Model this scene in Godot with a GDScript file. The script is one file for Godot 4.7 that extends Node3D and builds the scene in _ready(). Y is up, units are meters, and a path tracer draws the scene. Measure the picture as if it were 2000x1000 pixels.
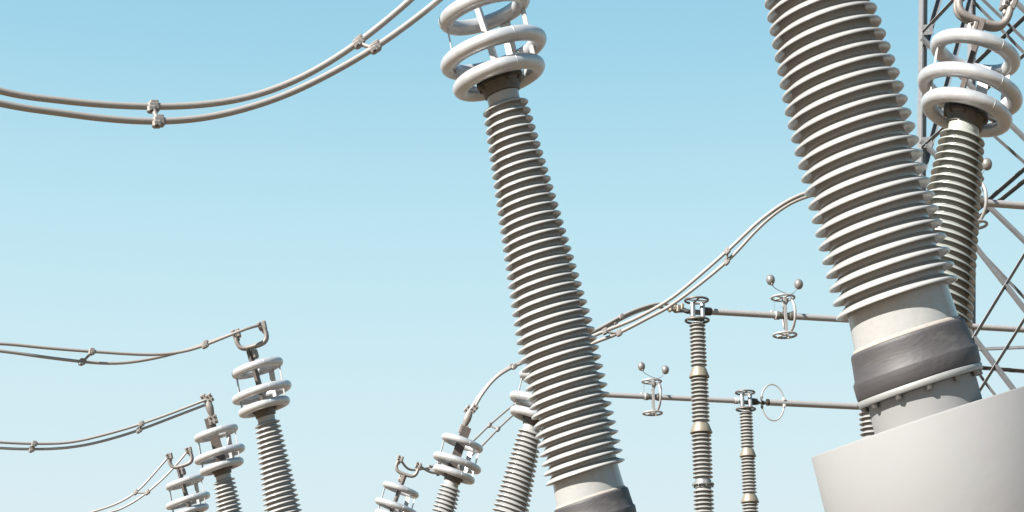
extends Node3D
# Substation yard seen from below with a long lens: leaning bushings with grading rings, twin conductors, post insulators, tube buses.

const CAM_Y := 1.6
var M := {}                       # materials
var cache := {}                   # shared meshes
var used := {}

func _ready() -> void:
	# ---- camera, sky, sun, exposure
	var cam := Camera3D.new()
	cam.name = "camera"
	cam.position = Vector3(0, CAM_Y, 0)
	cam.rotation = Vector3(0.3108, 0, -0.0024)
	cam.fov = 16.848
	cam.near = 0.1
	cam.far = 2000.0
	add_child(cam)
	cam.current = true

	var sky_mat := PanoramaSkyMaterial.new()
	sky_mat.panorama = sky_picture()
	sky_mat.energy_multiplier = 0.303
	var sky := Sky.new()
	sky.sky_material = sky_mat
	var env := Environment.new()
	env.background_mode = Environment.BG_SKY
	env.sky = sky
	env.ambient_light_source = Environment.AMBIENT_SOURCE_SKY
	env.tonemap_mode = Environment.TONE_MAPPER_LINEAR
	env.tonemap_exposure = 3.3
	env.sdfgi_enabled = true
	env.ssao_enabled = true
	env.ssil_enabled = true
	var we := WorldEnvironment.new()
	we.name = "world_environment"
	we.environment = env
	add_child(we)

	var sun := DirectionalLight3D.new()
	sun.name = "sun"
	sun.light_energy = 1.6
	sun.light_color = Color(1.0, 0.982, 0.955)
	sun.light_angular_distance = 0.5
	sun.shadow_enabled = true
	var el := deg_to_rad(36.0)
	var az := deg_to_rad(52.0)
	var to_sun := Vector3(-cos(el) * sin(az), sin(el), cos(el) * cos(az))
	sun.look_at_from_position(to_sun * 50.0, Vector3.ZERO, Vector3.UP)
	add_child(sun)

	make_materials()
	build_ground()
	build_tower()
	build_breakers()
	build_buses()
	build_conductors()

# clear air: pale at the horizon, bluer with height (sine of the elevation -> linear colour)
func sky_picture() -> ImageTexture:
	var ys := [0.0, 0.09, 0.175, 0.306, 0.434, 0.60, 0.80, 1.0]
	var cs := [Color(0.76, 0.87, 0.90), Color(0.735, 0.865, 0.90), Color(0.686, 0.847, 0.898), Color(0.532, 0.79, 0.888), Color(0.335, 0.64, 0.812), Color(0.20, 0.47, 0.71), Color(0.125, 0.35, 0.62), Color(0.10, 0.30, 0.57)]
	var h := 512
	var wide := 16
	var im := Image.create(wide, h, false, Image.FORMAT_RGBF)
	for r in h:
		var y := sin(PI / 2.0 - PI * (r + 0.5) / h)
		var c := Color(0.30, 0.26, 0.21)
		if y >= 0.0:
			var k := 0
			while k < ys.size() - 2 and y > ys[k + 1]:
				k += 1
			var p0: Color = cs[maxi(k - 1, 0)]
			var p3: Color = cs[mini(k + 2, cs.size() - 1)]
			var t: float = (y - ys[k]) / (ys[k + 1] - ys[k])
			var a: Color = cs[k]
			var b: Color = cs[k + 1]
			var h0: float = ys[k + 1] - ys[maxi(k - 1, 0)]
			var h1: float = ys[mini(k + 2, ys.size() - 1)] - ys[k]
			var d: float = ys[k + 1] - ys[k]
			var m0 := (b - p0) * (d / h0)
			var m1 := (p3 - a) * (d / h1)
			var t2 := t * t
			var t3 := t2 * t
			c = a * (2 * t3 - 3 * t2 + 1) + m0 * (t3 - 2 * t2 + t) + b * (-2 * t3 + 3 * t2) + m1 * (t3 - t2)
		for x in wide:
			im.set_pixel(x, r, Color(maxf(c.r, 0.0), maxf(c.g, 0.0), maxf(c.b, 0.0)))
	return ImageTexture.create_from_image(im)

# ------------------------------------------------------------------ materials
func ramp(cols: Array, offs: Array) -> Gradient:
	var g := Gradient.new()
	var pc := PackedColorArray()
	var po := PackedFloat32Array()
	for i in cols.size():
		pc.append((cols[i] as Color).linear_to_srgb())
		po.append(offs[i])
	g.colors = pc
	g.offsets = po
	return g

func noise_tex(seed_: int, freq: float, oct: int, g: Gradient, size := 512, bump := 0.0) -> NoiseTexture2D:
	var n := FastNoiseLite.new()
	n.seed = seed_
	n.frequency = freq
	n.noise_type = FastNoiseLite.TYPE_SIMPLEX_SMOOTH
	n.fractal_octaves = oct
	var t := NoiseTexture2D.new()
	t.width = size
	t.height = size
	t.seamless = true
	t.noise = n
	if bump > 0.0:
		t.as_normal_map = true
		t.bump_strength = bump
	else:
		t.color_ramp = g
	return t

func mat(called: String, c: Color, rough: float, metal := 0.0, vary := 0.0, scale := Vector3(2, 2, 2), seed_ := 1, bump := 0.0) -> StandardMaterial3D:
	var m := StandardMaterial3D.new()
	m.resource_name = called
	m.roughness = rough
	m.metallic = metal
	if vary > 0.0:
		m.albedo_texture = noise_tex(seed_, 0.012, 5, ramp([c * (1.0 - vary), c, c * (1.0 + vary * 0.6)], [0.25, 0.5, 0.75]))
		m.uv1_triplanar = true
		m.uv1_scale = scale
	else:
		m.albedo_color = c.linear_to_srgb()
	if bump > 0.0:
		m.normal_enabled = true
		m.normal_texture = noise_tex(seed_ + 7, 0.05, 4, null, 512, 4.0)
		m.normal_scale = bump
		m.uv1_triplanar = true
		m.uv1_scale = scale
	M[called] = m
	return m

func make_materials() -> void:
	var m := mat("glaze", Color(0.252, 0.248, 0.240), 0.2, 0.0, 0.05, Vector3(3.1, 3.1, 3.1), 3)
	m.metallic_specular = 0.5
	m = mat("glaze_green", Color(0.235, 0.242, 0.222), 0.2, 0.0, 0.07, Vector3(3.1, 3.1, 3.1), 4)
	m = mat("glaze_post", Color(0.205, 0.198, 0.185), 0.32, 0.0, 0.12, Vector3(1.4, 1.4, 1.4), 5)
	mat("cement", Color(0.225, 0.20, 0.178), 0.95, 0.0, 0.14, Vector3(6, 6, 6), 6, 0.8)
	m = mat("collar", Color(0.1, 0.09, 0.09), 0.62, 0.0, 0.0, Vector3(0.55, 1.5, 0.55), 8, 0.2)
	m.albedo_color = Color.WHITE
	m.albedo_texture = noise_tex(8, 0.011, 6, ramp([Color(0.034, 0.030, 0.031), Color(0.038, 0.034, 0.035), Color(0.042, 0.038, 0.038), Color(0.066, 0.062, 0.059)], [0.2, 0.5, 0.72, 0.90]))
	mat("paint", Color(0.166, 0.164, 0.162), 0.8, 0.0, 0.018, Vector3(0.35, 0.35, 0.35), 10, 0.03)
	mat("flange", Color(0.205, 0.204, 0.197), 0.5, 0.2, 0.06, Vector3(2, 2, 2), 11)
	m = mat("ring", Color(0.375, 0.375, 0.378), 0.36, 0.45, 0.09, Vector3(1.8, 1.8, 1.8), 12, 0.08)
	mat("strut", Color(0.38, 0.37, 0.365), 0.5, 0.2, 0.06, Vector3(3, 3, 3), 13)
	mat("cap", Color(0.031, 0.024, 0.018), 0.55, 0.3, 0.2, Vector3(3, 3, 3), 14)
	mat("neck_metal", Color(0.082, 0.071, 0.057), 0.5, 0.4, 0.15, Vector3(3, 3, 3), 15)
	mat("bar", Color(0.091, 0.074, 0.064), 0.5, 0.35, 0.2, Vector3(3, 3, 3), 16)
	mat("yoke", Color(0.190, 0.168, 0.152), 0.55, 0.35, 0.16, Vector3(4, 4, 4), 17, 0.15)
	mat("bolt", Color(0.139, 0.132, 0.119), 0.45, 0.6, 0.15, Vector3(8, 8, 8), 18)
	mat("bolt_dark", Color(0.07, 0.06, 0.055), 0.5, 0.5)
	mat("tube", Color(0.235, 0.222, 0.215), 0.5, 0.15, 0.1, Vector3(2.5, 2.5, 2.5), 19, 0.15)
	mat("galvanised", Color(0.173, 0.173, 0.173), 0.5, 0.4, 0.16, Vector3(1.5, 1.5, 1.5), 20)
	mat("fitting", Color(0.123, 0.111, 0.098), 0.5, 0.5, 0.2, Vector3(4, 4, 4), 21)
	mat("bright_metal", Color(0.255, 0.255, 0.259), 0.32, 0.6, 0.08, Vector3(4, 4, 4), 22)
	mat("ball", Color(0.165, 0.152, 0.139), 0.4, 0.4, 0.1, Vector3(6, 6, 6), 23)
	mat("wire", Color(0.13, 0.13, 0.14), 0.5, 0.4)
	mat("hood", Color(0.173, 0.148, 0.111), 0.5, 0.3, 0.18, Vector3(3, 3, 3), 24)
	mat("lattice", Color(0.105, 0.106, 0.110), 0.6, 0.2, 0.14, Vector3(1, 1, 1), 25)
	mat("gravel", Color(0.15, 0.108, 0.068), 0.95, 0.0, 0.22, Vector3(0.35, 0.35, 0.35), 26, 0.8)
	# stranded conductor: oblique strands as fine relief along the cable
	m = mat("conductor", Color(0.245, 0.222, 0.204), 0.55, 0.3)
	var im := Image.create(64, 64, false, Image.FORMAT_RGBA8)
	for y in 64:
		for x in 64:
			var s := absf(sin(PI * (float(x) / 64.0 * 4.0 + float(y) / 64.0 * 1.0)))
			var h := sqrt(s)
			im.set_pixel(x, y, Color(h, h, h))
	im.bump_map_to_normal_map(2.0)
	m.normal_enabled = true
	m.normal_texture = ImageTexture.create_from_image(im)
	m.normal_scale = 0.45
	m.uv1_scale = Vector3(4, 9, 1)
	m.albedo_color = Color(0.245, 0.222, 0.204).linear_to_srgb()

# ------------------------------------------------------------------ naming and tagging
func numbered(called: String) -> String:
	var n: int = used.get(called, 0)
	used[called] = n + 1
	return called if n == 0 else "%s_%03d" % [called, n]

func thing(called: String, label: String, category: String, group := "") -> Node3D:
	var o := Node3D.new()
	o.name = numbered(called)
	add_child(o, true)
	tag(o, label, category, group)
	return o

func tag(o: Node, label: String, category: String, group := "") -> void:
	o.set_meta("label", label)
	o.set_meta("category", category)
	if group != "":
		o.set_meta("group", group)

func part(called: String, mesh: Mesh, material: String, parent: Node, t := Transform3D()) -> MeshInstance3D:
	var o := MeshInstance3D.new()
	var k: int = 0
	var nm := called
	while parent.has_node(nm):
		k += 1
		nm = "%s_%03d" % [called, k]
	o.name = nm
	o.mesh = mesh
	o.material_override = M[material]
	o.transform = t
	parent.add_child(o, true)
	return o

func single(called: String, mesh: Mesh, material: String, label: String, category: String, group := "") -> MeshInstance3D:
	var o := MeshInstance3D.new()
	o.name = numbered(called)
	o.mesh = mesh
	o.material_override = M[material]
	add_child(o, true)
	tag(o, label, category, group)
	return o

func copy(o: Node3D, called: String, label: String, category: String, group := "") -> Node3D:
	var c: Node3D = o.duplicate()
	c.name = numbered(called)
	add_child(c, true)
	tag(c, label, category, group)
	return c

# ------------------------------------------------------------------ shapes
func tri(st: SurfaceTool, a: Vector3, b: Vector3, c: Vector3, na: Vector3, nb: Vector3, nc: Vector3, ua := Vector2(), ub := Vector2(), uc := Vector2()) -> void:
	if (b - a).cross(c - a).dot(na + nb + nc) > 0.0:      # front faces run clockwise
		var t := b; b = c; c = t
		t = nb; nb = nc; nc = t
		var u := ub; ub = uc; uc = u
	st.set_normal(na); st.set_uv(ua); st.add_vertex(a)
	st.set_normal(nb); st.set_uv(ub); st.add_vertex(b)
	st.set_normal(nc); st.set_uv(uc); st.add_vertex(c)

func begin() -> SurfaceTool:
	var st := SurfaceTool.new()
	st.begin(Mesh.PRIMITIVE_TRIANGLES)
	return st

# profile: points (radius, height) from bottom to top on the outside; sharp corners above 40 degrees
func lathe(prof: Array, segs := 48, sx := 1.0, skew := Vector2.ZERO) -> ArrayMesh:
	var st := begin()
	add_lathe(st, prof, segs, Transform3D(), sx, skew)
	st.index()
	return st.commit()

func add_lathe(st: SurfaceTool, prof: Array, segs: int, tf := Transform3D(), sx := 1.0, skew := Vector2.ZERO) -> void:
	var n := prof.size()
	var seg_n: Array = []
	for i in n - 1:
		var d: Vector2 = prof[i + 1] - prof[i]
		seg_n.append(Vector2(d.y, -d.x).normalized())
	for i in n - 1:
		var p: Vector2 = prof[i]
		var q: Vector2 = prof[i + 1]
		var n0: Vector2 = seg_n[i]
		var n1: Vector2 = seg_n[i]
		if i > 0 and seg_n[i - 1].dot(seg_n[i]) > 0.7:
			n0 = (seg_n[i - 1] + seg_n[i]).normalized()
		if i < n - 2 and seg_n[i + 1].dot(seg_n[i]) > 0.7:
			n1 = (seg_n[i + 1] + seg_n[i]).normalized()
		for k in segs:
			var a := TAU * k / segs
			var b := TAU * (k + 1) / segs
			var ca := Vector3(cos(a) * sx, 0, sin(a))
			var cb := Vector3(cos(b) * sx, 0, sin(b))
			var v := [ca * p.x + Vector3.UP * p.y, cb * p.x + Vector3.UP * p.y, ca * q.x + Vector3.UP * q.y, cb * q.x + Vector3.UP * q.y]
			var nn := [ca * n0.x + Vector3.UP * n0.y, cb * n0.x + Vector3.UP * n0.y, ca * n1.x + Vector3.UP * n1.y, cb * n1.x + Vector3.UP * n1.y]
			for j in 4:
				var h: float = v[j].y
				v[j] = tf * (v[j] + Vector3(skew.x * h, 0, skew.y * h))
				nn[j] = (tf.basis * nn[j]).normalized()
			if p.x > 1e-5:
				tri(st, v[0], v[1], v[3], nn[0], nn[1], nn[3])
			if q.x > 1e-5:
				tri(st, v[0], v[3], v[2], nn[0], nn[3], nn[2])

func tube_mesh(pts: Array, r: float, segs := 12, closed := false, caps := true) -> ArrayMesh:
	var st := begin()
	add_tube(st, pts, r, segs, closed, caps)
	st.index()
	return st.commit()

func add_tube(st: SurfaceTool, pts: Array, r: float, segs := 12, closed := false, caps := true) -> void:
	var n := pts.size()
	var dirs: Array = []
	for i in n:
		var a: Vector3 = pts[(i - 1 + n) % n] if closed or i > 0 else pts[i]
		var b: Vector3 = pts[(i + 1) % n] if closed or i < n - 1 else pts[i]
		dirs.append((b - a).normalized())
	var up := Vector3.UP if absf(dirs[0].y) < 0.9 else Vector3.RIGHT
	var side: Vector3 = dirs[0].cross(up).normalized()
	var rings: Array = []
	var nors: Array = []
	var along := 0.0
	var vs: Array = []
	for i in n:
		side = (side - dirs[i] * side.dot(dirs[i])).normalized()
		var w: Vector3 = side.cross(dirs[i])
		var ring: Array = []
		var nor: Array = []
		for k in segs + 1:
			var t := TAU * k / segs
			var d: Vector3 = side * cos(t) + w * sin(t)
			ring.append(pts[i] + d * r)
			nor.append(d)
		rings.append(ring)
		nors.append(nor)
		vs.append(along)
		if i < n - 1:
			along += (pts[i + 1] - pts[i]).length()
	for i in (n if closed else n - 1):
		var j := (i + 1) % n
		for k in segs:
			var u0 := float(k) / segs
			var u1 := float(k + 1) / segs
			var v0: float = vs[i]
			var v1: float = vs[j] if j > i else along
			tri(st, rings[i][k], rings[i][k + 1], rings[j][k + 1], nors[i][k], nors[i][k + 1], nors[j][k + 1], Vector2(u0, v0), Vector2(u1, v0), Vector2(u1, v1))
			tri(st, rings[i][k], rings[j][k + 1], rings[j][k], nors[i][k], nors[j][k + 1], nors[j][k], Vector2(u0, v0), Vector2(u1, v1), Vector2(u0, v1))
	if caps and not closed:
		for e in [0, n - 1]:
			var nd: Vector3 = -dirs[e] if e == 0 else dirs[e]
			for k in segs:
				tri(st, pts[e], rings[e][k], rings[e][k + 1], nd, nd, nd)

func torus(R: float, r: float, segs := 72, sides := 20) -> ArrayMesh:
	var pts: Array = []
	for k in segs:
		var a := TAU * k / segs
		pts.append(Vector3(cos(a) * R, 0, sin(a) * R))
	return tube_mesh(pts, r, sides, true)

# box with chamfered edges
func add_box(st: SurfaceTool, size: Vector3, tf := Transform3D(), ch := 0.004) -> void:
	var h := size / 2.0
	ch = minf(ch, minf(h.x, minf(h.y, h.z)) * 0.45)
	var ax := [Vector3.RIGHT, Vector3.UP, Vector3.BACK]
	for a in 3:
		var b := (a + 1) % 3
		var c := (a + 2) % 3
		for s in [-1.0, 1.0]:
			var n: Vector3 = ax[a] * s
			var o: Vector3 = ax[a] * h[a] * s
			var ub: Vector3 = ax[b] * (h[b] - ch)
			var uc: Vector3 = ax[c] * (h[c] - ch)
			quad(st, tf, o - ub - uc, o + ub - uc, o + ub + uc, o - ub + uc, n)
		for s in [-1.0, 1.0]:
			for t in [-1.0, 1.0]:      # edge running along a
				var n2: Vector3 = (ax[b] * s + ax[c] * t).normalized()
				var p1: Vector3 = ax[b] * h[b] * s + ax[c] * (h[c] - ch) * t
				var p2: Vector3 = ax[b] * (h[b] - ch) * s + ax[c] * h[c] * t
				var l: Vector3 = ax[a] * (h[a] - ch)
				quad(st, tf, p1 - l, p1 + l, p2 + l, p2 - l, n2)
	for sx in [-1.0, 1.0]:
		for sy in [-1.0, 1.0]:
			for sz in [-1.0, 1.0]:
				var n3 := Vector3(sx, sy, sz).normalized()
				var q := Vector3(sx, sy, sz)
				var A: Vector3 = Vector3(h.x, h.y - ch, h.z - ch) * q
				var B: Vector3 = Vector3(h.x - ch, h.y, h.z - ch) * q
				var C: Vector3 = Vector3(h.x - ch, h.y - ch, h.z) * q
				var nn: Vector3 = (tf.basis * n3).normalized()
				tri(st, tf * A, tf * B, tf * C, nn, nn, nn)

func quad(st: SurfaceTool, tf: Transform3D, a: Vector3, b: Vector3, c: Vector3, d: Vector3, n: Vector3) -> void:
	var nn := (tf.basis * n).normalized()
	tri(st, tf * a, tf * b, tf * c, nn, nn, nn)
	tri(st, tf * a, tf * c, tf * d, nn, nn, nn)

func box(size: Vector3, ch := 0.004) -> ArrayMesh:
	var st := begin()
	add_box(st, size, Transform3D(), ch)
	st.index()
	return st.commit()

# cylinder between two points
func rod(a: Vector3, b: Vector3, r: float, segs := 14) -> ArrayMesh:
	return tube_mesh([a, b], r, segs)

func frame_along(a: Vector3, b: Vector3, hint := Vector3.UP) -> Transform3D:      # y runs from a to b
	var y := (b - a).normalized()
	var x := hint.cross(y)
	if x.length() < 0.01:
		x = Vector3.RIGHT.cross(y)
	x = x.normalized()
	return Transform3D(Basis(x, y, x.cross(y)), a)

func smooth_path(ctrl: Array, per := 8, passes := 3) -> Array:
	var out: Array = []
	var n := ctrl.size()
	for i in n - 1:
		var p0: Vector3 = ctrl[maxi(i - 1, 0)]
		var p1: Vector3 = ctrl[i]
		var p2: Vector3 = ctrl[i + 1]
		var p3: Vector3 = ctrl[mini(i + 2, n - 1)]
		for k in per:
			out.append(p1.cubic_interpolate(p2, p0, p3, float(k) / per))
	out.append(ctrl[n - 1])
	for pass_ in passes:
		var o2 := out.duplicate()
		for i in range(1, out.size() - 1):
			o2[i] = out[i] * 0.5 + (out[i - 1] + out[i + 1]) * 0.25
		out = o2
	return out

func hex_bolt(r: float, h: float) -> ArrayMesh:
	var key := "bolt%.4f_%.4f" % [r, h]
	if not cache.has(key):
		cache[key] = lathe([Vector2(0, 0), Vector2(r, 0), Vector2(r, h * 0.85), Vector2(r * 0.85, h), Vector2(0, h)], 6)
	return cache[key]

# ------------------------------------------------------------------ ground
func build_ground() -> void:
	var pm := PlaneMesh.new()
	pm.size = Vector2(3000, 3000)
	var g := MeshInstance3D.new()
	g.name = "ground"
	g.mesh = pm
	g.material_override = M["gravel"]
	add_child(g)
	g.set_meta("kind", "structure")

# ------------------------------------------------------------------ bushings
const SHEDS := 41
const TOP_T := 3.314

func shed_r(t: float) -> float:
	if t < 1.2:
		return lerpf(0.357, 0.352, t / 1.2)
	return lerpf(0.352, 0.213, (t - 1.2) / (TOP_T - 1.2))

func make_bushing_meshes() -> void:
	for i in SHEDS:
		var t := TOP_T * i / (SHEDS - 1)
		var r := shed_r(t)
		var c := r - 0.066
		# underside rises gently from the rim to the core, top slopes down to a thick rounded rim
		cache["shed%d" % i] = lathe([Vector2(c - 0.004, 0.020), Vector2(c + 0.012, 0.013), Vector2(r - 0.030, 0.003), Vector2(r - 0.012, -0.0085), Vector2(r - 0.005, -0.0105), Vector2(r - 0.001, -0.0085), Vector2(r, -0.004), Vector2(r - 0.0012, 0.0015), Vector2(r - 0.006, 0.0065), Vector2(r - 0.020, 0.0145), Vector2(r - 0.040, 0.0245), Vector2(c + 0.012, 0.0335), Vector2(c + 0.002, 0.041), Vector2(c - 0.004, 0.046)], 72)
	for side in ["l", "r"]:
		var sk := SKEW_L if side == "l" else SKEW_R
		var prof: Array = [Vector2(0.306, -0.245), Vector2(0.302, -0.19), Vector2(0.297, -0.12), Vector2(0.292, -0.05), Vector2(0.291, 0.0)]
		for i in range(1, 12):
			var t := TOP_T * i / 11.0
			prof.append(Vector2(shed_r(t) - 0.066, t))
		prof.append(Vector2(0.146, TOP_T + 0.06))
		prof.append(Vector2(0.148, TOP_T + 0.16))
		prof.append(Vector2(0.0, TOP_T + 0.16))
		cache["core" + side] = lathe(prof, 72, 1.0, sk)
		cache["cement" + side] = lathe([Vector2(0.304, -0.245), Vector2(0.318, -0.238), Vector2(0.315, -0.222), Vector2(0.309, -0.212), Vector2(0.298, -0.206)], 64, 1.0, sk)
		cache["collar" + side] = lathe([Vector2(0.20, -0.487), Vector2(0.352, -0.487), Vector2(0.357, -0.478), Vector2(0.359, -0.40), Vector2(0.357, -0.392), Vector2(0.345, -0.375), Vector2(0.337, -0.30), Vector2(0.333, -0.25), Vector2(0.330, -0.235), Vector2(0.322, -0.228), Vector2(0.30, -0.228)], 72, 1.0, sk)
		cache["flange" + side] = lathe([Vector2(0.18, -0.527), Vector2(0.352, -0.527), Vector2(0.357, -0.522), Vector2(0.357, -0.494), Vector2(0.352, -0.489), Vector2(0.18, -0.489)], 72, 1.0, sk)
		cache["neck_collar" + side] = lathe([Vector2(0.150, 3.44), Vector2(0.166, 3.447), Vector2(0.172, 3.49), Vector2(0.176, 3.53), Vector2(0.19, 3.55)], 48, 1.0, sk)
		cache["cap" + side] = lathe([Vector2(0.12, 3.55), Vector2(0.20, 3.55), Vector2(0.213, 3.562), Vector2(0.213, 3.625), Vector2(0.20, 3.64), Vector2(0.15, 3.66), Vector2(0.10, 3.70), Vector2(0.0, 3.71)], 48, 1.0, sk)
	cache["ring_small"] = torus(0.362, 0.072, 88, 22)
	cache["ring_large"] = torus(0.430, 0.072, 96, 22)
	cache["ring_seam"] = ring_seam()

func ring_seam() -> ArrayMesh:      # raised weld round the hoop's tube
	var prof: Array = []
	for k in 9:
		var a := PI * k / 8.0
		prof.append(Vector2(0.0705 + 0.0035 * sin(a), -0.007 * cos(a)))
	return lathe(prof, 24)

func drift(side: int, y: float) -> Vector3:      # centre of the stack at height y in a bushing's own axes
	var sk := SKEW_L if side < 0 else SKEW_R
	return Vector3(sk.x * y, y, sk.y * y)

# kind: which way the terminal bar stands: 0 edge-on, 1 broad side to the front
func make_bushing(label: String, side: int, kind: int, glaze: String, bar_mat := "bar") -> Node3D:
	var o := thing("bushing", label, "bushing", "tapered porcelain bushings with three grading rings")
	var s := "l" if side < 0 else "r"
	var core := part("porcelain_core", cache["core" + s], glaze, o)
	for i in SHEDS:
		part("shed", cache["shed%d" % i], glaze, core, Transform3D(Basis(Vector3.UP, i * 2.4), drift(side, TOP_T * i / (SHEDS - 1))))
	part("cement_band", cache["cement" + s], "cement", o)
	part("rubber_collar", cache["collar" + s], "collar", o)
	var fl := part("flange", cache["flange" + s], "flange", o)
	for k in 12:
		var a := TAU * (k + 0.3) / 12.0
		part("bolt", hex_bolt(0.021, 0.028), "bolt", fl, Transform3D(Basis(Vector3.RIGHT, PI), drift(side, -0.5265) + Vector3(cos(a) * 0.331, 0, sin(a) * 0.331)))
	part("neck_collar", cache["neck_collar" + s], "neck_metal", o)
	var cap := part("cap", cache["cap" + s], "cap", o)
	for k in 8:
		var a := TAU * (k + 0.5) / 8.0
		part("bolt", hex_bolt(0.02, 0.03), "neck_metal", cap, Transform3D(Basis(Vector3.RIGHT, PI), drift(side, 3.551) + Vector3(cos(a) * 0.188, 0, sin(a) * 0.188)))
	var h := [3.603, 3.842, 4.255]
	for k in 3:
		var ring := part("grading_ring", cache["ring_large" if k == 1 else "ring_small"], "ring", o, Transform3D(Basis(Vector3.UP, 0.7 * k), drift(side, h[k])))
		var R := 0.430 if k == 1 else 0.362
		for a in [1.2 + 0.7 * k, 4.5]:
			part("weld_seam", cache["ring_seam"], "ring", ring, Transform3D(Basis(Vector3(cos(a), 0, sin(a)), PI / 2), Vector3(cos(a) * R, 0, sin(a) * R)))
	# flat struts that tie the hoops together, and arms from the cap to the lowest hoop
	for deg in [186.0, -12.0, -58.0]:
		var a := deg_to_rad(deg)
		var b := Basis(Vector3.UP, -a)
		for k in 2:
			var lo := drift(side, h[k]) + Vector3(cos(a), 0, sin(a)) * 0.365
			var hi := drift(side, h[k + 1]) + Vector3(cos(a), 0, sin(a)) * 0.365
			var f := frame_along(lo, hi, Vector3(-sin(a), 0, cos(a)))
			f.origin = (lo + hi) / 2.0
			part("ring_strut", box(Vector3(0.012, (hi - lo).length(), 0.11), 0.002), "strut", o, f)
		part("ring_arm", box(Vector3(0.24, 0.012, 0.06), 0.002), "strut", o, Transform3D(b, drift(side, 3.645) + Vector3(cos(a) * 0.25, 0, sin(a) * 0.25)))
	var bar := box(Vector3(0.05, 0.94, 0.17), 0.004) if kind == 0 else box(Vector3(0.19, 0.94, 0.045), 0.004)
	part("terminal_bar", bar, bar_mat, o, Transform3D(Basis(Vector3.UP, deg_to_rad(-14.0 if kind == 0 else 6.0)), drift(side, 4.11) + Vector3(-0.035, 0, 0)))
	return o

func yoke_local(o: Node3D, legs_down := false) -> void:
	# clamp block on the bar, a U-shaped tube, and a split clamp on the end of each leg
	var st := begin()
	add_box(st, Vector3(0.13, 0.17, 0.15), Transform3D(Basis(), Vector3(-0.035, 4.62, 0)), 0.03)
	add_box(st, Vector3(0.05, 0.16, 0.20), Transform3D(Basis(), Vector3(-0.035, 4.62, 0)), 0.012)
	var cb := part("bar_clamp", st.commit(), "yoke", o)
	for y in [-0.045, 0.045]:
		part("bolt", hex_bolt(0.02, 0.02), "bolt_dark", cb, Transform3D(Basis(Vector3.RIGHT, PI / 2), Vector3(-0.07, 4.62 + y, 0.075)))
	var pts: Array = []
	for k in 25:
		var u := -1.0 + k / 12.0
		# flat-bottomed U
		var a := PI * (k / 24.0)
		pts.append(Vector3(-0.25 * signf(cos(a)) * pow(absf(cos(a)), 0.55), 4.97 - 0.21 * pow(absf(sin(a)), 0.62) - 0.02, 0))
	pts.push_front(Vector3(-0.232, 5.0, 0))
	pts.push_back(Vector3(0.232, 5.0, 0))
	pts = smooth_path(pts, 3, 6)
	var ch := begin()
	for z in [-0.042, 0.042]:
		var q: Array = []
		for v in pts:
			q.append(v + Vector3(0, 0, z))
		add_tube(ch, q, 0.036, 12)
	add_tube(ch, pts, 0.028, 8)
	part("yoke_tube", ch.commit(), "yoke", o)
	part("yoke_stem", box(Vector3(0.06, 0.12, 0.06), 0.01), "yoke", o, Transform3D(Basis(), Vector3(-0.02, 4.72, 0)))
	for s in [-1.0, 1.0]:
		var c := begin()
		add_box(c, Vector3(0.066, 0.145, 0.15), Transform3D(Basis(Vector3.BACK, 0.08), Vector3(s * 0.222 - 0.036, 5.03, 0)), 0.026)
		add_box(c, Vector3(0.066, 0.145, 0.15), Transform3D(Basis(Vector3.BACK, -0.08), Vector3(s * 0.222 + 0.036, 5.03, 0)), 0.026)
		add_box(c, Vector3(0.11, 0.10, 0.12), Transform3D(Basis(), Vector3(s * 0.222, 5.02, 0)), 0.02)
		add_box(c, Vector3(0.07, 0.10, 0.07), Transform3D(Basis(), Vector3(s * 0.225, 4.95, 0)), 0.02)
		var cl := part("conductor_clamp", c.commit(), "yoke", o)
		for y in [-0.035, 0.04]:
			part("bolt", hex_bolt(0.016, 0.016), "bolt_dark", cl, Transform3D(Basis(Vector3.RIGHT, PI / 2), Vector3(s * 0.222 - 0.036, 5.03 + y * 0.8, 0.074)))

func palm_local(o: Node3D, lean: float) -> void:
	# bolted plate on the broad bar, a forked casting and two lugs
	var pl := part("bolted_plate", box(Vector3(0.17, 0.18, 0.05), 0.008), "yoke", o, Transform3D(Basis(), Vector3(-0.03, 4.64, 0.05)))
	for x in [-0.04, 0.04]:
		for y in [-0.045, 0.045]:
			part("bolt", hex_bolt(0.024, 0.02), "bolt_dark", pl, Transform3D(Basis(Vector3.RIGHT, PI / 2), Vector3(x, y, 0.024)))
	var body := lathe([Vector2(0.0, 4.70), Vector2(0.06, 4.71), Vector2(0.085, 4.78), Vector2(0.105, 4.86), Vector2(0.10, 4.95), Vector2(0.075, 5.04), Vector2(0.0, 5.06)], 20, 0.72)
	part("fork_casting", body, "yoke", o, Transform3D(Basis(), Vector3(-0.03, 0, 0.02)))
	for s in [-1.0, 1.0]:
		var lug := part("conductor_lug", box(Vector3(0.12, 0.17, 0.05), 0.01), "yoke", o, Transform3D(Basis(Vector3.BACK, lean), Vector3(-0.03 + s * 0.055, 5.08 + s * 0.02 * signf(-lean), 0.01 + s * 0.05)))
		for x in [-0.03, 0.03]:
			for y in [-0.04, 0.04]:
				part("bolt", hex_bolt(0.019, 0.016), "bolt_dark", lug, Transform3D(Basis(Vector3.RIGHT, PI / 2), Vector3(x, y, 0.024)))

const BASE_A := Vector3(0.618, 4.3525, -14.6024)
const ROW := Vector3(-0.2842, 0, -0.9588)        # along the row of phases, away
const PAIR := Vector3(2.8135, 0, -0.1121)          # from a left bushing to its right partner
const VDIR := Vector3(0.99922, 0, -0.03949)
const UP_L := Vector3(-0.3030, 0.9458, 0.1168)     # what the sheds and hoops of a bushing stand square to
const UP_R := Vector3(0.3380, 0.9402, 0.0421)
const SKEW_L := Vector2(0.1068, -0.0445)           # drift of the stack per metre, across the sheds
const SKEW_R := Vector2(-0.0943, -0.1752)

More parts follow.
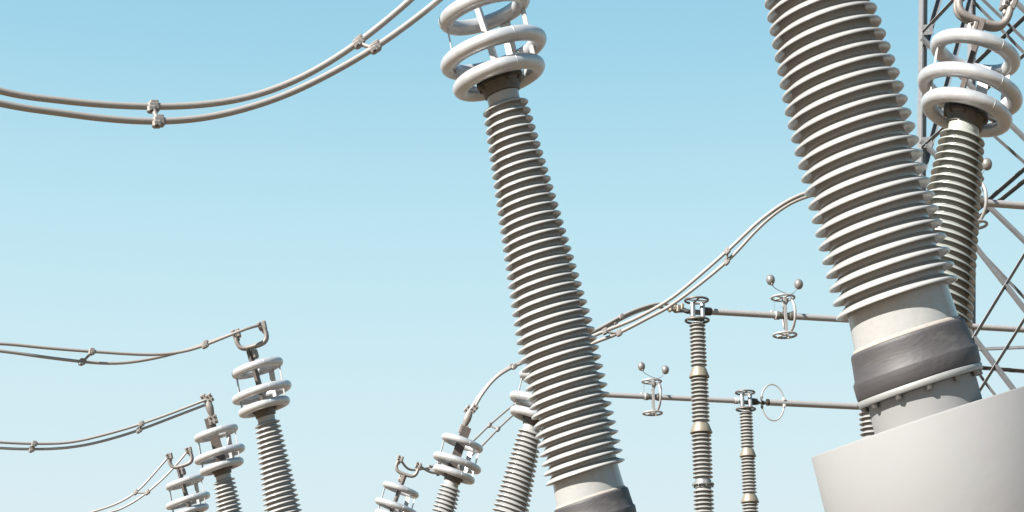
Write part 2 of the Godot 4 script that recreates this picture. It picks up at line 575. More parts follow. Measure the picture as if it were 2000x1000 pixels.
func bushing_frame(s: float, side: int) -> Transform3D:
	var base := BASE_A + ROW * s + (PAIR if side > 0 else Vector3.ZERO)
	var n := (UP_R if side > 0 else UP_L).normalized()
	var x := (VDIR - n * VDIR.dot(n)).normalized()
	return Transform3D(Basis(x, n, x.cross(n)), base)

func build_breakers() -> void:
	make_bushing_meshes()
	var rows := [-5.463, 0.0, 13.855, 19.192, 24.604]
	var defs := [
		[0, -1, 0, "glaze", "largest grey ribbed bushing on the white drum, its top beyond the frame"],
		[0, 1, 0, "glaze", "right-leaning bushing on the near tank, beyond the photo's right edge"],
		[1, -1, 0, "glaze", "tall grey ribbed bushing leaning left in the middle, rings at its top"],
		[1, 1, 0, "glaze_green", "greenish ribbed bushing behind the largest one, in front of the lattice tower"],
		[2, -1, 0, "glaze", "tallest of the three small leaning bushings below the left cables"],
		[2, 1, 0, "glaze", "small bushing half hidden behind the foot of the tall middle bushing"],
		[3, -1, 1, "glaze", "small left bushing with a broad brown terminal bar between its rings"],
		[3, 1, 1, "glaze", "small bushing with a broad black terminal bar and upright two-bolt connector"],
		[4, -1, 0, "glaze", "lowest of the three small left bushings, only its rings above the frame edge"],
		[4, 1, 0, "glaze", "lowest ringed bushing at the bottom edge left of the tall middle bushing"],
	]
	var yokes := {
		"1-1": "conductor yoke on the middle bushing, above the top edge of the photo",
		"11": "large U-shaped conductor yoke in the top corner above the greenish bushing's rings",
		"2-1": "U-shaped conductor yoke on the tallest small left bushing, under a twin cable end",
		"21": "conductor yoke hidden behind the tall middle bushing's sheds",
		"4-1": "U-shaped conductor yoke on the lowest left bushing, twin cables dropping from it",
		"41": "U-shaped conductor yoke on the lowest bushing beside the middle, cables going right",
	}
	for d in defs:
		var f := bushing_frame(rows[d[0]], d[1])
		var b := make_bushing(d[4], d[1], d[2], d[3], "strut" if d[0] == 1 and d[1] < 0 else "bar")
		b.transform = f
		var key := "%d%d" % [d[0], d[1]]
		var up := Transform3D(Basis(), drift(d[1], 4.7) - Vector3(0, 4.82, 0))
		if yokes.has(key):
			var y := thing("conductor_yoke", yokes[key], "yoke", "U-shaped yokes holding twin conductors")
			yoke_local(y)
			y.transform = f * up
		elif d[2] == 1:
			var pc := thing("palm_connector", "bolted twin connector on the small left bushing, its two lugs facing left" if d[1] < 0 else "bolted twin connector on the broad black bar, its lugs pointing up and right", "connector", "bolted twin connectors")
			palm_local(pc, 0.25 if d[1] < 0 else -0.35)
			pc.transform = f * up
	# tanks that carry the bushings
	var tank_labels := ["light grey painted drum and breaker tank under the largest bushing", "breaker tank below the tall middle bushing, under the frame edge", "breaker tank under the tallest small left bushing", "breaker tank under the small left bushing with the brown bar", "breaker tank farthest along the row"]
	var first: Node3D = null
	for i in rows.size():
		if first == null:
			first = thing("breaker_tank", tank_labels[i], "breaker tank", "breaker tanks in a row")
			make_tank(first, bushing_frame(rows[0], -1), bushing_frame(rows[0], 1))
			first.set_meta("row", rows[0])
		else:
			var c := copy(first, "breaker_tank", tank_labels[i], "breaker tank", "breaker tanks in a row")
			c.position = ROW * (rows[i] - rows[0])

func make_tank(o: Node3D, fl: Transform3D, fr: Transform3D) -> void:
	for side in [-1, 1]:
		var sk := SKEW_L if side < 0 else SKEW_R
		var f := fl if side < 0 else fr
		part("turret_housing", lathe([Vector2(0.0, -2.75), Vector2(0.44, -2.75), Vector2(0.44, -1.93), Vector2(0.63, -1.90), Vector2(0.676, -1.89), Vector2(0.682, -1.884), Vector2(0.682, -0.702), Vector2(0.677, -0.695), Vector2(0.30, -0.685)], 128, 1.0, sk), "paint", o, f)
		part("turret_neck", lathe([Vector2(0.309, -0.686), Vector2(0.309, -0.53), Vector2(0.15, -0.53)], 72, 1.0, sk), "paint", o, f)
	fl = fl.translated_local(drift(-1, -2.75) + Vector3(0, 2.75, 0))
	fr = fr.translated_local(drift(1, -2.75) + Vector3(0, 2.75, 0))
	var a: Vector3 = fl * Vector3(0, -2.75, 0)
	var b: Vector3 = fr * Vector3(0, -2.75, 0)
	var d := (b - a).normalized()
	a -= d * 0.75
	b += d * 0.75
	var L := (b - a).length()
	var tf := frame_along(a, b)
	part("tank_body", lathe([Vector2(0, -0.12), Vector2(0.35, -0.10), Vector2(0.52, 0.0), Vector2(0.56, 0.1), Vector2(0.56, L - 0.1), Vector2(0.52, L), Vector2(0.35, L + 0.1), Vector2(0, L + 0.12)], 48), "paint", o, tf)
	for u in [0.25, 0.75]:
		for s in [-0.35, 0.35]:
			var p: Vector3 = a.lerp(b, u) + d.cross(Vector3.UP) * s
			part("leg", box(Vector3(0.16, p.y, 0.16), 0.01), "galvanised", o, Transform3D(Basis(), Vector3(p.x, p.y / 2.0, p.z)))

# ------------------------------------------------------------------ post insulators and tube buses
const BUS_Y := 11.8
const BUS_DIR := Vector3(0.97803, 0, -0.20846)

func make_post(o: Node3D, right_clamp := true, left_clamp := true) -> void:
	# local frame: origin on the ground, x along the bus
	var head := BUS_Y
	# head: a hoop above and below, two bright terminals between them
	var hoop := torus(0.245, 0.026, 56, 12)
	part("head_ring", hoop, "fitting", o, Transform3D(Basis(), Vector3(0, head + 0.235, 0)))
	part("head_ring", hoop, "fitting", o, Transform3D(Basis(), Vector3(0, head - 0.215, 0)))
	for y in [0.235, -0.215]:
		for q in [0.0, PI / 2]:
			part("ring_spoke", box(Vector3(0.50, 0.016, 0.05), 0.003), "fitting", o, Transform3D(Basis(Vector3.UP, q), Vector3(0, head + y + (0.002 if q > 0.0 else 0.0), 0)))
	for x in [-0.11, 0.11]:
		part("terminal_post", lathe([Vector2(0, -0.17), Vector2(0.055, -0.165), Vector2(0.055, 0.15), Vector2(0.045, 0.17), Vector2(0, 0.17)], 20), "bright_metal", o, Transform3D(Basis(), Vector3(x, head, 0.06)))
	part("head_bracket", box(Vector3(0.30, 0.10, 0.08), 0.008), "fitting", o, Transform3D(Basis(), Vector3(0, head - 0.02, -0.04)))
	part("head_plate", box(Vector3(0.34, 0.03, 0.26), 0.006), "fitting", o, Transform3D(Basis(), Vector3(0, head - 0.175, 0)))
	for s in ([1.0] if right_clamp else []):
		part("bus_clamp", lathe([Vector2(0.03, 0), Vector2(0.085, 0.0), Vector2(0.09, 0.02), Vector2(0.09, 0.13), Vector2(0.082, 0.15), Vector2(0.05, 0.15)], 16), "cap", o, Transform3D(Basis(Vector3.BACK, -PI / 2), Vector3(0.17 * s, head, 0)))
	# six stacked porcelain sections
	var y := head - 0.26
	var rads := [0.176, 0.192, 0.212, 0.214, 0.226, 0.232]
	for k in 6:
		var r: float = rads[k]
		var c := r * 0.72
		var n := 11
		var pitch := 0.087
		var top := y
		var bot := top - (n * pitch + 0.05)
		var core := part("porcelain_section", lathe([Vector2(c, bot), Vector2(c, top - 0.02), Vector2(c * 0.94, top), Vector2(0, top)], 32), "glaze_post", o)
		var key := "post_shed%d" % k
		if not cache.has(key):
			cache[key] = lathe([Vector2(c - 0.005, 0.004), Vector2(c + 0.01, 0.0), Vector2(r - 0.012, -0.016), Vector2(r - 0.003, -0.017), Vector2(r, -0.012), Vector2(r - 0.003, -0.005), Vector2(r - 0.014, 0.003), Vector2(c + 0.012, 0.026), Vector2(c - 0.005, 0.036)], 36)
		for j in n:
			part("shed", cache[key], "glaze_post", core, Transform3D(Basis(), Vector3(0, top - 0.06 - j * pitch, 0)))
		y = bot
		if k < 2:
			# flared tan hood between sections
			part("hood", lathe([Vector2(r * 0.70, y - 0.20), Vector2(r * 1.0, y - 0.185), Vector2(r * 1.22, y - 0.20), Vector2(r * 1.235, y - 0.19), Vector2(r * 1.05, y - 0.10), Vector2(r * 0.92, y - 0.03), Vector2(r * 0.84, y), Vector2(r * 0.7, y)], 36), "hood", o)
			y -= 0.19
		else:
			var jf := part("joint_flange", lathe([Vector2(r * 0.6, y - 0.17), Vector2(r * 0.8, y - 0.165), Vector2(r * 0.84, y - 0.11), Vector2(r * 1.08, y - 0.105), Vector2(r * 1.08, y - 0.075), Vector2(r * 0.86, y - 0.07), Vector2(r * 0.80, y), Vector2(r * 0.6, y)], 36), "galvanised", o)
			for b in 8:
				var a := TAU * b / 8.0
				part("bolt", hex_bolt(0.018, 0.09), "bolt", jf, Transform3D(Basis(), Vector3(cos(a) * r * 0.98, y - 0.14, sin(a) * r * 0.98)))
			y -= 0.17
	part("pedestal", lathe([Vector2(0.36, 0.0), Vector2(0.36, 0.04), Vector2(0.20, 0.05), Vector2(0.20, y - 0.03), Vector2(0.26, y - 0.02), Vector2(0.26, y), Vector2(0, y)], 32), "galvanised", o)

func bus_basis() -> Basis:
	return Basis(BUS_DIR, Vector3.UP, BUS_DIR.cross(Vector3.UP))

func make_corona_device(o: Node3D) -> void:
	# local frame: origin on the bus axis, x along the bus
	part("hub", lathe([Vector2(0.066, -0.20), Vector2(0.085, -0.20), Vector2(0.092, -0.19), Vector2(0.092, -0.13), Vector2(0.075, -0.12), Vector2(0.075, 0.10), Vector2(0.095, 0.11), Vector2(0.095, 0.19), Vector2(0.066, 0.20)], 20), "fitting", o, Transform3D(Basis(Vector3.BACK, -PI / 2), Vector3.ZERO))
	part("hub_end", lathe([Vector2(0.066, -0.015), Vector2(0.098, -0.012), Vector2(0.098, 0.012), Vector2(0.066, 0.015)], 20), "strut", o, Transform3D(Basis(Vector3.BACK, -PI / 2), Vector3(-0.215, 0, 0)))
	var hoop := torus(0.245, 0.026, 56, 12)
	for y in [0.41, -0.43]:
		var rg := part("flat_ring", hoop, "tube", o, Transform3D(Basis(), Vector3(-0.02, y, 0)))
		part("ring_spoke", box(Vector3(0.50, 0.014, 0.07), 0.003), "strut", rg, Transform3D(Basis(Vector3.UP, 0.5), Vector3(0, -0.004, 0)))
		part("ring_spoke", box(Vector3(0.50, 0.014, 0.07), 0.003), "strut", rg, Transform3D(Basis(Vector3.UP, 2.0), Vector3(0, 0.002, 0)))
	var up := torus(0.36, 0.030, 64, 12)
	part("upright_ring", up, "tube", o, Transform3D(Basis(Vector3.BACK, PI / 2), Vector3(0.10, 0.0, 0)))
	part("upright_plate", box(Vector3(0.07, 0.84, 0.014), 0.003), "tube", o, Transform3D(Basis(), Vector3(-0.01, -0.01, 0.085)))
	part("upright_plate", box(Vector3(0.07, 0.84, 0.014), 0.003), "tube", o, Transform3D(Basis(), Vector3(0.03, -0.01, -0.085)))
	var ball := lathe([Vector2(0.0, -0.118), Vector2(0.035, -0.112), Vector2(0.068, -0.088), Vector2(0.090, -0.045), Vector2(0.097, 0.0), Vector2(0.090, 0.045), Vector2(0.070, 0.083), Vector2(0.040, 0.106), Vector2(0.0, 0.115)], 28)
	part("ball", ball, "ball", o, Transform3D(Basis(), Vector3(-0.285, 0.80, 0)))
	part("ball", ball, "ball", o, Transform3D(Basis(), Vector3(0.36, 0.74, 0)))
	part("ball_socket", lathe([Vector2(0, -0.04), Vector2(0.028, -0.035), Vector2(0.033, 0.0), Vector2(0.02, 0.03), Vector2(0.0, 0.03)], 14), "bolt_dark", o, Transform3D(Basis(), Vector3(-0.272, 0.70, 0.045)))
	part("ball_wire", tube_mesh(smooth_path([Vector3(0.13, 0.50, 0), Vector3(0.03, 0.52, 0), Vector3(-0.10, 0.57, 0), Vector3(-0.21, 0.63, 0), Vector3(-0.27, 0.71, 0)]), 0.008, 8), "wire", o)
	part("ball_wire", tube_mesh(smooth_path([Vector3(-0.06, 0.49, 0), Vector3(0.05, 0.50, 0), Vector3(0.18, 0.51, 0), Vector3(0.26, 0.56, 0), Vector3(0.32, 0.65, 0)]), 0.008, 8), "wire", o)
	part("drop_wire", tube_mesh(smooth_path([Vector3(0.06, 0.50, 0), Vector3(0.17, 0.43, 0), Vector3(0.22, 0.34, 0), Vector3(0.24, 0.22, 0), Vector3(0.225, 0.11, 0), Vector3(0.18, 0.075, 0)]), 0.009, 8), "wire", o)
	part("drop_wire", tube_mesh([Vector3(-0.245, 0.38, 0.05), Vector3(-0.245, 0.09, 0.03), Vector3(-0.29, 0.07, 0.02)], 0.006, 6), "wire", o)
	part("wire_clip", box(Vector3(0.07, 0.05, 0.06), 0.01), "wire", o, Transform3D(Basis(), Vector3(0.19, 0.09, 0)))
	part("wire_clip", box(Vector3(0.05, 0.05, 0.05), 0.01), "strut", o, Transform3D(Basis(), Vector3(-0.30, 0.08, 0.01)))

func bus_point(p: Vector3, along: float) -> Vector3:
	return p + BUS_DIR * along

func build_buses() -> void:
	var P0 := Vector3(5.992, BUS_Y, -28.256)
	var P1 := Vector3(3.958, BUS_Y, -35.629)
	var P2 := Vector3(1.593, BUS_Y, -43.277)
	var Q2 := Vector3(6.10, BUS_Y, -44.236)
	var Q1 := bus_point(P1, 4.60)
	var g := "post insulators of stacked ribbed sections"
	var defs := [
		[P1, "taller ribbed post insulator carrying the upper tube bus"],
		[Q2, "shorter ribbed post insulator beside the large wire loop on the lower bus"],
		[P0, "post insulator hidden behind the largest bushing, few sheds below its flange"],
		[P2, "post insulator hidden behind the tall middle bushing"],
		[Q1, "post insulator hidden behind the white drum"],
	]
	var first: Node3D = null
	for d in defs:
		var o: Node3D
		if first == null:
			first = thing("post_insulator", d[1], "insulator", g)
			make_post(first)
			o = first
		else:
			o = copy(first, "post_insulator", d[1], "insulator", g)
		o.transform = Transform3D(bus_basis(), Vector3(d[0].x, 0, d[0].z))
	# tube buses
	var lg := "horizontal tube buses"
	var t1 := single("tube_bus", rod(bus_point(P1, 0.30), bus_point(P1, 16.0), 0.069, 24), "tube", "upper tube bus running right from the taller post insulator", "bus tube", lg)
	single("tube_bus", rod(bus_point(P2, 0.30), bus_point(Q2, -0.22), 0.069, 24), "tube", "lower tube bus between the middle bushing and the shorter post insulator", "bus tube", lg)
	single("tube_bus", rod(bus_point(Q2, 0.62), bus_point(Q2, 12.0), 0.086, 24), "tube", "thicker tube bus passing through the large wire loop", "bus tube", lg)
	single("tube_bus", rod(bus_point(P0, 0.30), bus_point(P0, 14.0), 0.069, 24), "tube", "highest tube bus, seen at the right edge before the tower", "bus tube", lg)
	# end cap of the lower bus at its post, and the hinge with the big loop
	single("tube_end_cap", tube_mesh([bus_point(Q2, -0.30), bus_point(Q2, -0.20)], 0.085, 20), "strut", "pale collar on the tube end left of the shorter post insulator", "collar")
	var hinge := thing("switch_hinge", "dark jointed rod between the shorter post insulator and the thicker tube", "hinge")
	part("hinge_rod", tube_mesh([Vector3(0.16, -0.02, 0), Vector3(0.62, -0.02, 0)], 0.032, 16), "neck_metal", hinge)
	part("hinge_block", box(Vector3(0.10, 0.13, 0.11), 0.012), "cap", hinge, Transform3D(Basis(), Vector3(0.20, 0.02, 0)))
	part("hinge_nut", tube_mesh([Vector3(0.30, -0.02, 0), Vector3(0.37, -0.02, 0)], 0.055, 6), "fitting", hinge)
	part("hinge_nut", tube_mesh([Vector3(0.44, -0.02, 0), Vector3(0.52, -0.02, 0)], 0.060, 6), "cap", hinge)
	part("tube_end_disc", tube_mesh([Vector3(0.585, 0, 0), Vector3(0.64, 0, 0)], 0.092, 20), "cap", hinge)
	hinge.transform = Transform3D(bus_basis(), Q2)
	var loop := thing("wire_loop", "large upright oval loop around the tube beside the shorter post insulator", "loop")
	var pts: Array = []
	for k in 72:
		var a := TAU * k / 72.0
		pts.append(Vector3(0.745 + cos(a) * 0.305, sin(a) * 0.485, 0.02 + cos(a) * 0.03))
	part("loop_tube", tube_mesh(pts, 0.021, 12, true), "tube", loop)
	for y in [0.085, -0.085]:
		part("loop_clamp", box(Vector3(0.08, 0.09, 0.10), 0.02), "strut", loop, Transform3D(Basis(), Vector3(1.045, y, 0.05)))
		part("loop_clamp", box(Vector3(0.06, 0.07, 0.07), 0.015), "fitting", loop, Transform3D(Basis(), Vector3(0.455, y * 1.5, -0.01)))
	part("loop_bracket", box(Vector3(0.03, 0.30, 0.03), 0.006), "strut", loop, Transform3D(Basis(), Vector3(0.45, 0.0, 0.0)))
	loop.transform = Transform3D(bus_basis(), Q2)
	# ring-and-ball fittings on the buses
	var dg := "ring fittings with two balls on the tube buses"
	var dev := thing("ring_fitting", "ring fitting with two balls on the upper tube bus", "bus fitting", dg)
	make_corona_device(dev)
	dev.transform = Transform3D(bus_basis(), bus_point(P1, 1.99))
	var dev2 := copy(dev, "ring_fitting", "ring fitting with two balls on the lower tube bus", "bus fitting", dg)
	dev2.transform = Transform3D(bus_basis(), bus_point(P2, 2.09))
	var dev3 := copy(dev, "ring_fitting", "ring fitting behind the greenish bushing, one ball peeping out at its right", "bus fitting", dg)
	dev3.transform = Transform3D(bus_basis(), bus_point(P0, 2.15))
	# terminals where the flexible cables meet the posts
	var tl := ["twin cable terminal left of the taller post insulator's head", "twin cable terminal hidden behind the largest bushing", "twin cable terminal hidden behind the middle bushing"]
	var i := 0
	var tf: Node3D = null
	for P in [P1, P0, P2]:
		if tf == null:
			tf = thing("cable_terminal", tl[i], "terminal", "cable terminals on the post heads")
			var w := part("terminal_wedge", box(Vector3(0.20, 0.10, 0.07), 0.02), "cap", tf, Transform3D(Basis(Vector3.BACK, -0.25), Vector3(-0.26, -0.01, 0)))
			for s in [0, 1]:
				var c := begin()
				var at := Vector3(-0.42, 0.07, -0.05) if s == 0 else Vector3(-0.56, -0.01, 0.09)
				add_box(c, Vector3(0.20, 0.10, 0.12), Transform3D(Basis(Vector3.BACK, -0.1), at), 0.02)
				add_box(c, Vector3(0.07, 0.16, 0.14), Transform3D(Basis(Vector3.BACK, -0.1), at + Vector3(0.10, 0, 0)), 0.02)
				add_box(c, Vector3(0.06, 0.14, 0.14), Transform3D(Basis(Vector3.BACK, -0.1), at + Vector3(-0.06, 0, 0)), 0.02)
				part("terminal_clamp", c.commit(), "hood", tf)
			part("terminal_link", box(Vector3(0.34, 0.07, 0.05), 0.01), "fitting", tf, Transform3D(Basis(Vector3.BACK, 0.1), Vector3(-0.36, -0.03, 0.03)))
			tf.transform = Transform3D(bus_basis(), P)
		else:
			var c2 := copy(tf, "cable_terminal", tl[i], "terminal", "cable terminals on the post heads")
			c2.transform = Transform3D(bus_basis(), P)
		i += 1

# ------------------------------------------------------------------ flexible twin conductors
func P(a: Array) -> Array:
	var o: Array = []
	for i in range(0, a.size(), 3):
		o.append(Vector3(a[i], a[i + 1], a[i + 2]))
	return o

func conductor(label: String, a: Array, r := 0.027) -> Array:
	var pts := smooth_path(P(a), 10, 14)
	single("conductor_cable", tube_mesh(pts, r, 16), "conductor", label, "cable", "twin stranded conductors")
	return pts

func nearest(pts: Array, x: float) -> int:
	var best := 0
	for i in pts.size():
		if absf(pts[i].x - x) < absf(pts[best].x - x):
			best = i
	return best

func spacer(label: String, a: Array, b: Array, xa: float, xb: float, k := 1.0) -> void:
	var ia := nearest(a, xa)
	var ib := nearest(b, xb)
	var pa: Vector3 = a[ia]
	var pb: Vector3 = b[ib]
	var da: Vector3 = (a[mini(ia + 1, a.size() - 1)] - a[maxi(ia - 1, 0)]).normalized()
	var db: Vector3 = (b[mini(ib + 1, b.size() - 1)] - b[maxi(ib - 1, 0)]).normalized()
	var o := thing("cable_spacer", label, "spacer", "spacers clamped between twin conductors")
	o.position = (pa + pb) / 2.0
	var down := Vector3(0, -0.02, 0.012) * k
	for s in [[pa, da], [pb, db]]:
		var p: Vector3 = s[0] - o.position
		var d: Vector3 = s[1]
		var st := begin()
		var f := frame_along(p, p + d)
		var xf := f
		xf.origin = p + Vector3(0, -0.006, 0)
		add_box(st, Vector3(0.080, 0.105, 0.088), xf, 0.017)
		xf.origin = p + Vector3(0, 0.034, 0.0)
		add_box(st, Vector3(0.066, 0.075, 0.04), xf, 0.012)
		var cl := part("spacer_clamp", st.commit(), "yoke", o)
		var kf := f
		kf.origin = p + Vector3(-0.008, -0.040, 0.030)
		part("clamp_keeper", box(Vector3(0.066, 0.078, 0.066), 0.02), "yoke", cl, kf)
		kf.origin = p + Vector3(0.0, -0.055, 0.058)
		kf.basis = Basis(Vector3.RIGHT, 2.3)
		part("bolt", hex_bolt(0.014, 0.018), "bolt_dark", cl, kf)
	part("spacer_link", tube_mesh([pa + down - o.position, pb + down - o.position], 0.021, 12), "yoke", o)

func build_conductors() -> void:
	var au := conductor("upper cable of the thick twin sagging across the top left to the middle bushing", [-6.600, 8.100, -11.900, -4.806, 7.400, -12.842, -4.224, 7.270, -13.169, -3.808, 7.274, -13.364, -3.459, 7.296, -13.518, -3.062, 7.344, -13.681, -2.654, 7.426, -13.833, -2.236, 7.568, -13.966, -1.808, 7.807, -14.068, -1.369, 8.149, -14.136, -0.920, 8.582, -14.176, -0.738, 8.802, -14.177, -0.600, 9.130, -14.240], 0.030)
	var al := conductor("lower cable of the thick twin sagging across the top left to the middle bushing", [-6.500, 7.700, -11.700, -4.721, 7.165, -12.655, -4.156, 7.084, -12.988, -3.752, 7.093, -13.197, -3.411, 7.107, -13.365, -3.023, 7.151, -13.544, -2.623, 7.249, -13.704, -2.212, 7.419, -13.842, -1.790, 7.656, -13.958, -1.212, 8.073, -14.080, -0.665, 8.566, -14.156, -0.436, 8.837, -14.166, -0.180, 9.265, -14.245], 0.030)
	spacer("spacer at the lowest point of the thick top left twin cable", au, al, -3.08, -2.98)
	spacer("spacer on the rising part of the thick twin, left of the topmost rings", au, al, -1.375, -1.24)
	var b1 := conductor("upper cable of the twin ending on the tallest small left bushing's yoke", [-11.500, 8.700, -24.700, -9.029, 8.498, -25.618, -7.979, 8.558, -26.048, -7.374, 8.554, -26.301, -6.594, 8.566, -26.615, -5.764, 8.597, -26.935, -5.225, 8.717, -27.106, -4.756, 8.934, -27.217, -4.356, 9.130, -27.305, -4.118, 9.266, -27.527], 0.026)
	var b2 := conductor("lower cable of the twin ending on the tallest small left bushing's yoke", [-11.400, 8.600, -24.600, -8.995, 8.427, -25.535, -7.971, 8.440, -26.056, -7.378, 8.418, -26.358, -6.690, 8.410, -26.693, -6.254, 8.450, -26.887, -5.788, 8.571, -27.065, -5.253, 8.771, -27.246, -4.865, 8.956, -27.361, -4.540, 9.130, -27.525], 0.026)
	spacer("spacer on the twin of the tallest small left bushing, near the photo's left edge", b1, b2, -6.70, -6.83)
	spacer("spacer where the two cables cross just before the tallest left bushing's yoke", b1, b2, -4.98, -5.0)
	var c1 := conductor("upper cable of the twin ending on the brown-barred left bushing", [-13.000, 8.400, -29.900, -10.703, 8.127, -30.884, -9.461, 8.108, -31.432, -8.771, 8.137, -31.715, -8.261, 8.204, -31.907, -7.769, 8.357, -32.060, -7.271, 8.539, -32.205, -6.839, 8.723, -32.319, -6.429, 8.909, -32.422, -5.905, 9.157, -32.548], 0.026)
	var c2 := conductor("lower cable of the twin ending on the brown-barred left bushing", [-13.000, 8.300, -30.000, -10.703, 8.020, -30.918, -9.462, 8.006, -31.466, -8.987, 8.026, -31.663, -8.505, 8.072, -31.852, -8.017, 8.174, -32.022, -7.522, 8.341, -32.172, -7.048, 8.535, -32.302, -6.476, 8.804, -32.444, -5.924, 9.063, -32.578], 0.026)
	spacer("spacer on the lower left twin cable close to the left edge", c1, c2, -8.90, -8.92)
	spacer("spacer on the lower left twin, halfway to the brown-barred bushing", c1, c2, -7.06, -7.09)
	var d1 := conductor("left cable of the twin dropping from the lowest left bushing's yoke", [-13.000, 6.800, -37.000, -10.817, 7.396, -37.630, -9.866, 7.660, -37.757, -9.227, 7.872, -37.830, -8.798, 8.025, -37.875, -8.453, 8.209, -37.891, -8.171, 8.444, -37.877, -7.954, 8.688, -37.845, -7.595, 9.130, -37.830], 0.024)
	var d2 := conductor("right cable of the twin dropping from the lowest left bushing's yoke", [-13.000, 6.700, -37.000, -10.817, 7.333, -37.650, -9.861, 7.581, -37.758, -8.873, 7.865, -37.859, -8.614, 7.951, -37.882, -8.267, 8.150, -37.885, -7.951, 8.400, -37.865, -7.569, 8.756, -37.823, -7.173, 9.266, -37.830], 0.024)
	spacer("spacer between the two cables below the lowest left yoke", d1, d2, -8.31, -8.06)
	var w1 := conductor("upper cable of the long twin climbing right behind the largest bushing", [0.490, 9.265, -28.600, 1.001, 9.154, -28.558, 1.393, 9.336, -28.532, 1.871, 9.520, -28.513, 2.189, 9.660, -28.495, 2.719, 9.954, -28.444, 3.287, 10.409, -28.345, 3.800, 10.847, -28.247, 4.232, 11.243, -28.155, 4.679, 11.564, -28.089, 5.054, 11.741, -28.063, 5.440, 11.843, -28.062, 5.53, 11.87, -28.13], 0.032)
	var w2 := conductor("lower cable of the long twin climbing right behind the largest bushing", [0.910, 9.117, -28.620, 1.176, 9.121, -28.569, 1.474, 9.246, -28.555, 1.814, 9.374, -28.543, 2.379, 9.664, -28.500, 2.718, 9.843, -28.472, 3.286, 10.257, -28.389, 3.785, 10.670, -28.299, 4.231, 11.142, -28.187, 4.678, 11.497, -28.111, 5.055, 11.675, -28.087, 5.396, 11.759, -28.089, 5.43, 11.79, -28.10], 0.032)
	spacer("spacer at the middle of the long climbing twin", w1, w2, 3.69, 3.69)
	spacer("spacer on the long climbing twin beside the tall middle bushing", w1, w2, 1.60, 1.83)
	var e1 := conductor("rear cable of the twin arching from the upright connector to the taller post", [-0.884, 9.104, -33.721, -0.843, 9.201, -33.716, -0.651, 9.525, -33.739, -0.360, 9.890, -33.814, 0.005, 10.179, -33.958, 0.623, 10.519, -34.245, 1.211, 10.828, -34.514, 1.745, 11.131, -34.746, 2.299, 11.501, -34.962, 2.703, 11.717, -35.134, 3.158, 11.891, -35.346, 3.520, 11.860, -35.580], 0.031)
	var e2 := conductor("front cable of the twin arching from the upright connector to the taller post", [-0.756, 9.172, -33.699, -0.731, 9.292, -33.678, -0.589, 9.546, -33.695, -0.334, 9.878, -33.766, 0.026, 10.150, -33.926, 0.644, 10.484, -34.235, 1.232, 10.788, -34.527, 1.767, 11.095, -34.775, 2.322, 11.459, -35.011, 2.706, 11.675, -35.182, 3.082, 11.818, -35.370, 3.360, 11.790, -35.500], 0.031)
	spacer("spacer on the dark arching twin left of the taller post", e1, e2, 2.30, 2.14)
	spacer("spacer on the arching twin just left of the middle bushing", e1, e2, -0.05, 0.02)
	var f1 := conductor("upper thin cable of the twin passing behind the two ringed bushings", [-2.563, 9.265, -38.905, -2.393, 9.058, -39.197, -2.100, 9.154, -39.643, -1.822, 9.308, -40.035, -1.410, 9.647, -40.561, -0.986, 10.070, -41.061, -0.561, 10.594, -41.510, -0.022, 11.187, -42.079, 0.444, 11.636, -42.570, 1.150, 11.860, -43.160], 0.027)
	var f2 := conductor("lower thin cable of the twin passing behind the two ringed bushings", [-2.145, 9.117, -38.930, -1.818, 8.967, -39.226, -1.444, 9.188, -39.892, -1.102, 9.522, -40.434, -0.768, 9.921, -40.921, -0.340, 10.503, -41.496, -0.009, 10.916, -41.935, 0.508, 11.488, -42.618, 1.030, 11.780, -43.170], 0.027)
	spacer("pale spacer between the two ringed bushings left of the middle one", f1, f2, -0.57, -0.36)
	spacer("spacer just right of the lowest yoke beside the middle bushing", f1, f2, -1.95, -1.72)

# ------------------------------------------------------------------ lattice tower
const T_O := Vector3(9.524, 0, -36.769)
const T_B := Vector3(11.451, 0, -39.895)
const T_E := Vector3(0.98769, 0, 0.15643)
const T_W := 4.4
const T_LEAN := 0.082

func tower_u(y: float, right: bool) -> float:
	var s := T_LEAN * (y - 18.1)
	return T_W - s if right else s

func tower_pt(face: int, u: float, y: float) -> Vector3:
	return (T_B if face == 1 else T_O) + T_E * u + Vector3.UP * y

func angle_iron(a: Vector3, b: Vector3, w: float, n: Vector3, turn := 0.0) -> ArrayMesh:
	# L section: one leg lies in the face (normal n), the other stands out behind it
	var y := (b - a).normalized()
	var x := y.cross(n).normalized()
	var z := x.cross(y)
	if x.y < -0.01:
		x = -x
	if turn != 0.0:
		x = x.rotated(y, turn)
		z = z.rotated(y, turn)
	var tf := Transform3D(Basis(x, y, z), (a + b) / 2.0)
	var L := (b - a).length()
	var st := begin()
	var th := 0.012
	add_box(st, Vector3(w, L, th), tf, 0.001)
	var t2 := tf
	var w2 := w if turn <= 0.0 else w * 0.3
	t2.origin = tf.origin - x * (w / 2.0 - th / 2.0) - z * (w2 / 2.0 + th / 2.0)
	add_box(st, Vector3(th, L, w2), t2, 0.001)
	return st.commit()

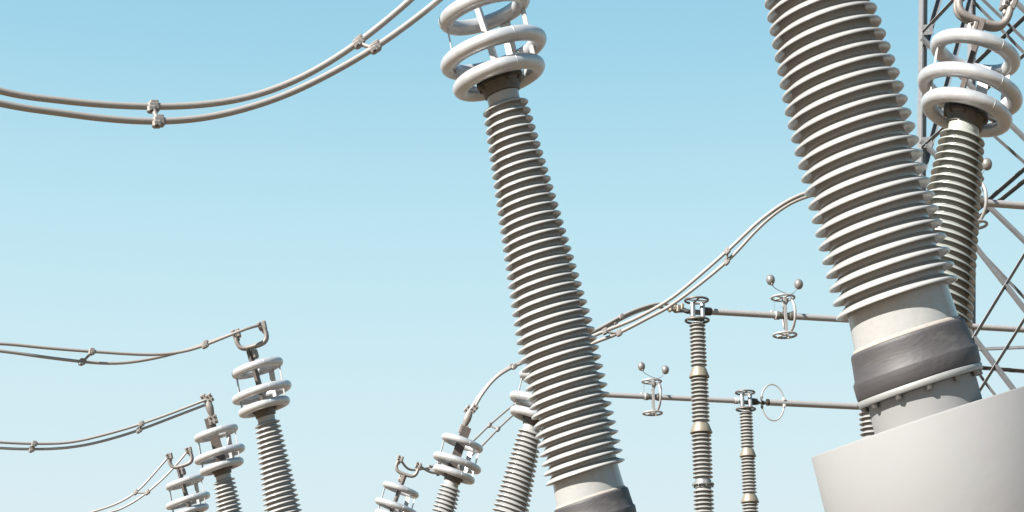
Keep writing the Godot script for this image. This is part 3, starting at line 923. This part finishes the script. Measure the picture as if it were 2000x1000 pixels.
func cross_brace(o: Node3D, face: int, y0: float, m: float, up: bool, w := 0.10, u_from := -99.0, u_to := 99.0) -> void:
	# the line y = y0 + m u, cut where it meets the two leaning legs
	var pts: Array = []
	var ul := T_LEAN * (y0 - 18.1) / (1.0 - T_LEAN * m)
	var ur := (T_W - T_LEAN * (y0 - 18.1)) / (1.0 + T_LEAN * m)
	ul = maxf(ul, u_from)
	ur = minf(ur, u_to)
	var a := tower_pt(face, ul, y0 + m * ul)
	var b := tower_pt(face, ur, y0 + m * ur)
	var n := T_E.cross(Vector3.UP) * (1.0 if face == 0 else -1.0)
	var off := n * (0.02 if up else 0.045)
	part("brace", angle_iron(a + off, b + off, w * (1.2 if up and m != 0.0 else 0.85), n, (1.1 if up else -0.5) if m != 0.0 else 0.0), "lattice", o)

func build_tower() -> void:
	var o := thing("lattice_tower", "grey steel lattice tower rising behind the bushings at the right edge", "tower")
	var n := T_E.cross(Vector3.UP)
	var top := 27.0
	for face in 2:
		for right in [false, true]:
			var a := tower_pt(face, tower_u(0.0, right), 0.0)
			var b := tower_pt(face, tower_u(top, right), top)
			var st := begin()
			var tf := frame_along(a, b, n)
			tf.origin = (a + b) / 2.0
			var L := (b - a).length()
			# equal angle: one plate in the face, the other facing outwards
			var p1 := (n + T_E * -1.0).normalized()
			var p2 := (n + T_E).normalized()
			for q in [p1, p2]:
				var x: Vector3 = tf.basis.y.cross(q).normalized()
				var fx := Transform3D(Basis(x, tf.basis.y, x.cross(tf.basis.y)), tf.origin)
				var out: float = 1.0 if q == p1 else -1.0
				add_box(st, Vector3(0.13, L, 0.02), fx.translated(x * -out * (0.065 if q == p1 else 0.076)), 0.002)
			part("leg", st.commit(), "lattice", o)
	# front face
	for q in [[18.78, -1.27], [15.97, -1.22], [14.93, -1.62], [12.52, -1.63], [22.3, -1.27], [9.0, -1.5], [5.5, -1.2]]:
		cross_brace(o, 0, q[0], q[1], false)
	for q in [[18.78, 1.03], [16.13, 0.87], [10.56, 1.49], [9.36, 1.44], [21.9, 1.0], [5.0, 1.2], [1.8, 1.0]]:
		cross_brace(o, 0, q[0], q[1], true)
	# back face (its u starts at the back leg)
	for q in [[21.57, -1.35], [21.89, -1.29], [18.05, -1.13], [10.88, -1.61], [14.4, -1.3], [6.5, -1.3]]:
		cross_brace(o, 1, q[0], q[1], false)
	for q in [[15.66, 0.82], [15.44, 0.76], [19.3, 0.9], [8.0, 1.1], [3.0, 1.1]]:
		cross_brace(o, 1, q[0], q[1], true)
	# horizontals
	for y in [11.21, 4.2]:
		cross_brace(o, 0, y, 0.0, true, 0.07)
	cross_brace(o, 1, 11.59, -0.13, true, 0.09)
	# sides: zigzag from front legs up to back legs
	for right in [false, true]:
		var y := -2.5
		while y < 24.0:
			var y1 := minf(y + 6.1, top)
			var y0 := maxf(y, 0.3)
			var a := tower_pt(0, tower_u(y0, right), y0)
			var b := tower_pt(1, tower_u(y1, right), y1)
			part("brace", angle_iron(a, b, 0.11, T_E * (-1.0 if not right else 1.0)), "lattice", o)
			y += 3.0
	# gusset plates at the left front leg
	for y in [18.9, 16.1]:
		part("gusset_plate", box(Vector3(0.22, 0.26, 0.014), 0.004), "lattice", o, Transform3D(Basis(T_E, Vector3.UP, n), tower_pt(0, tower_u(y, false) + 0.12, y) + n * 0.035))
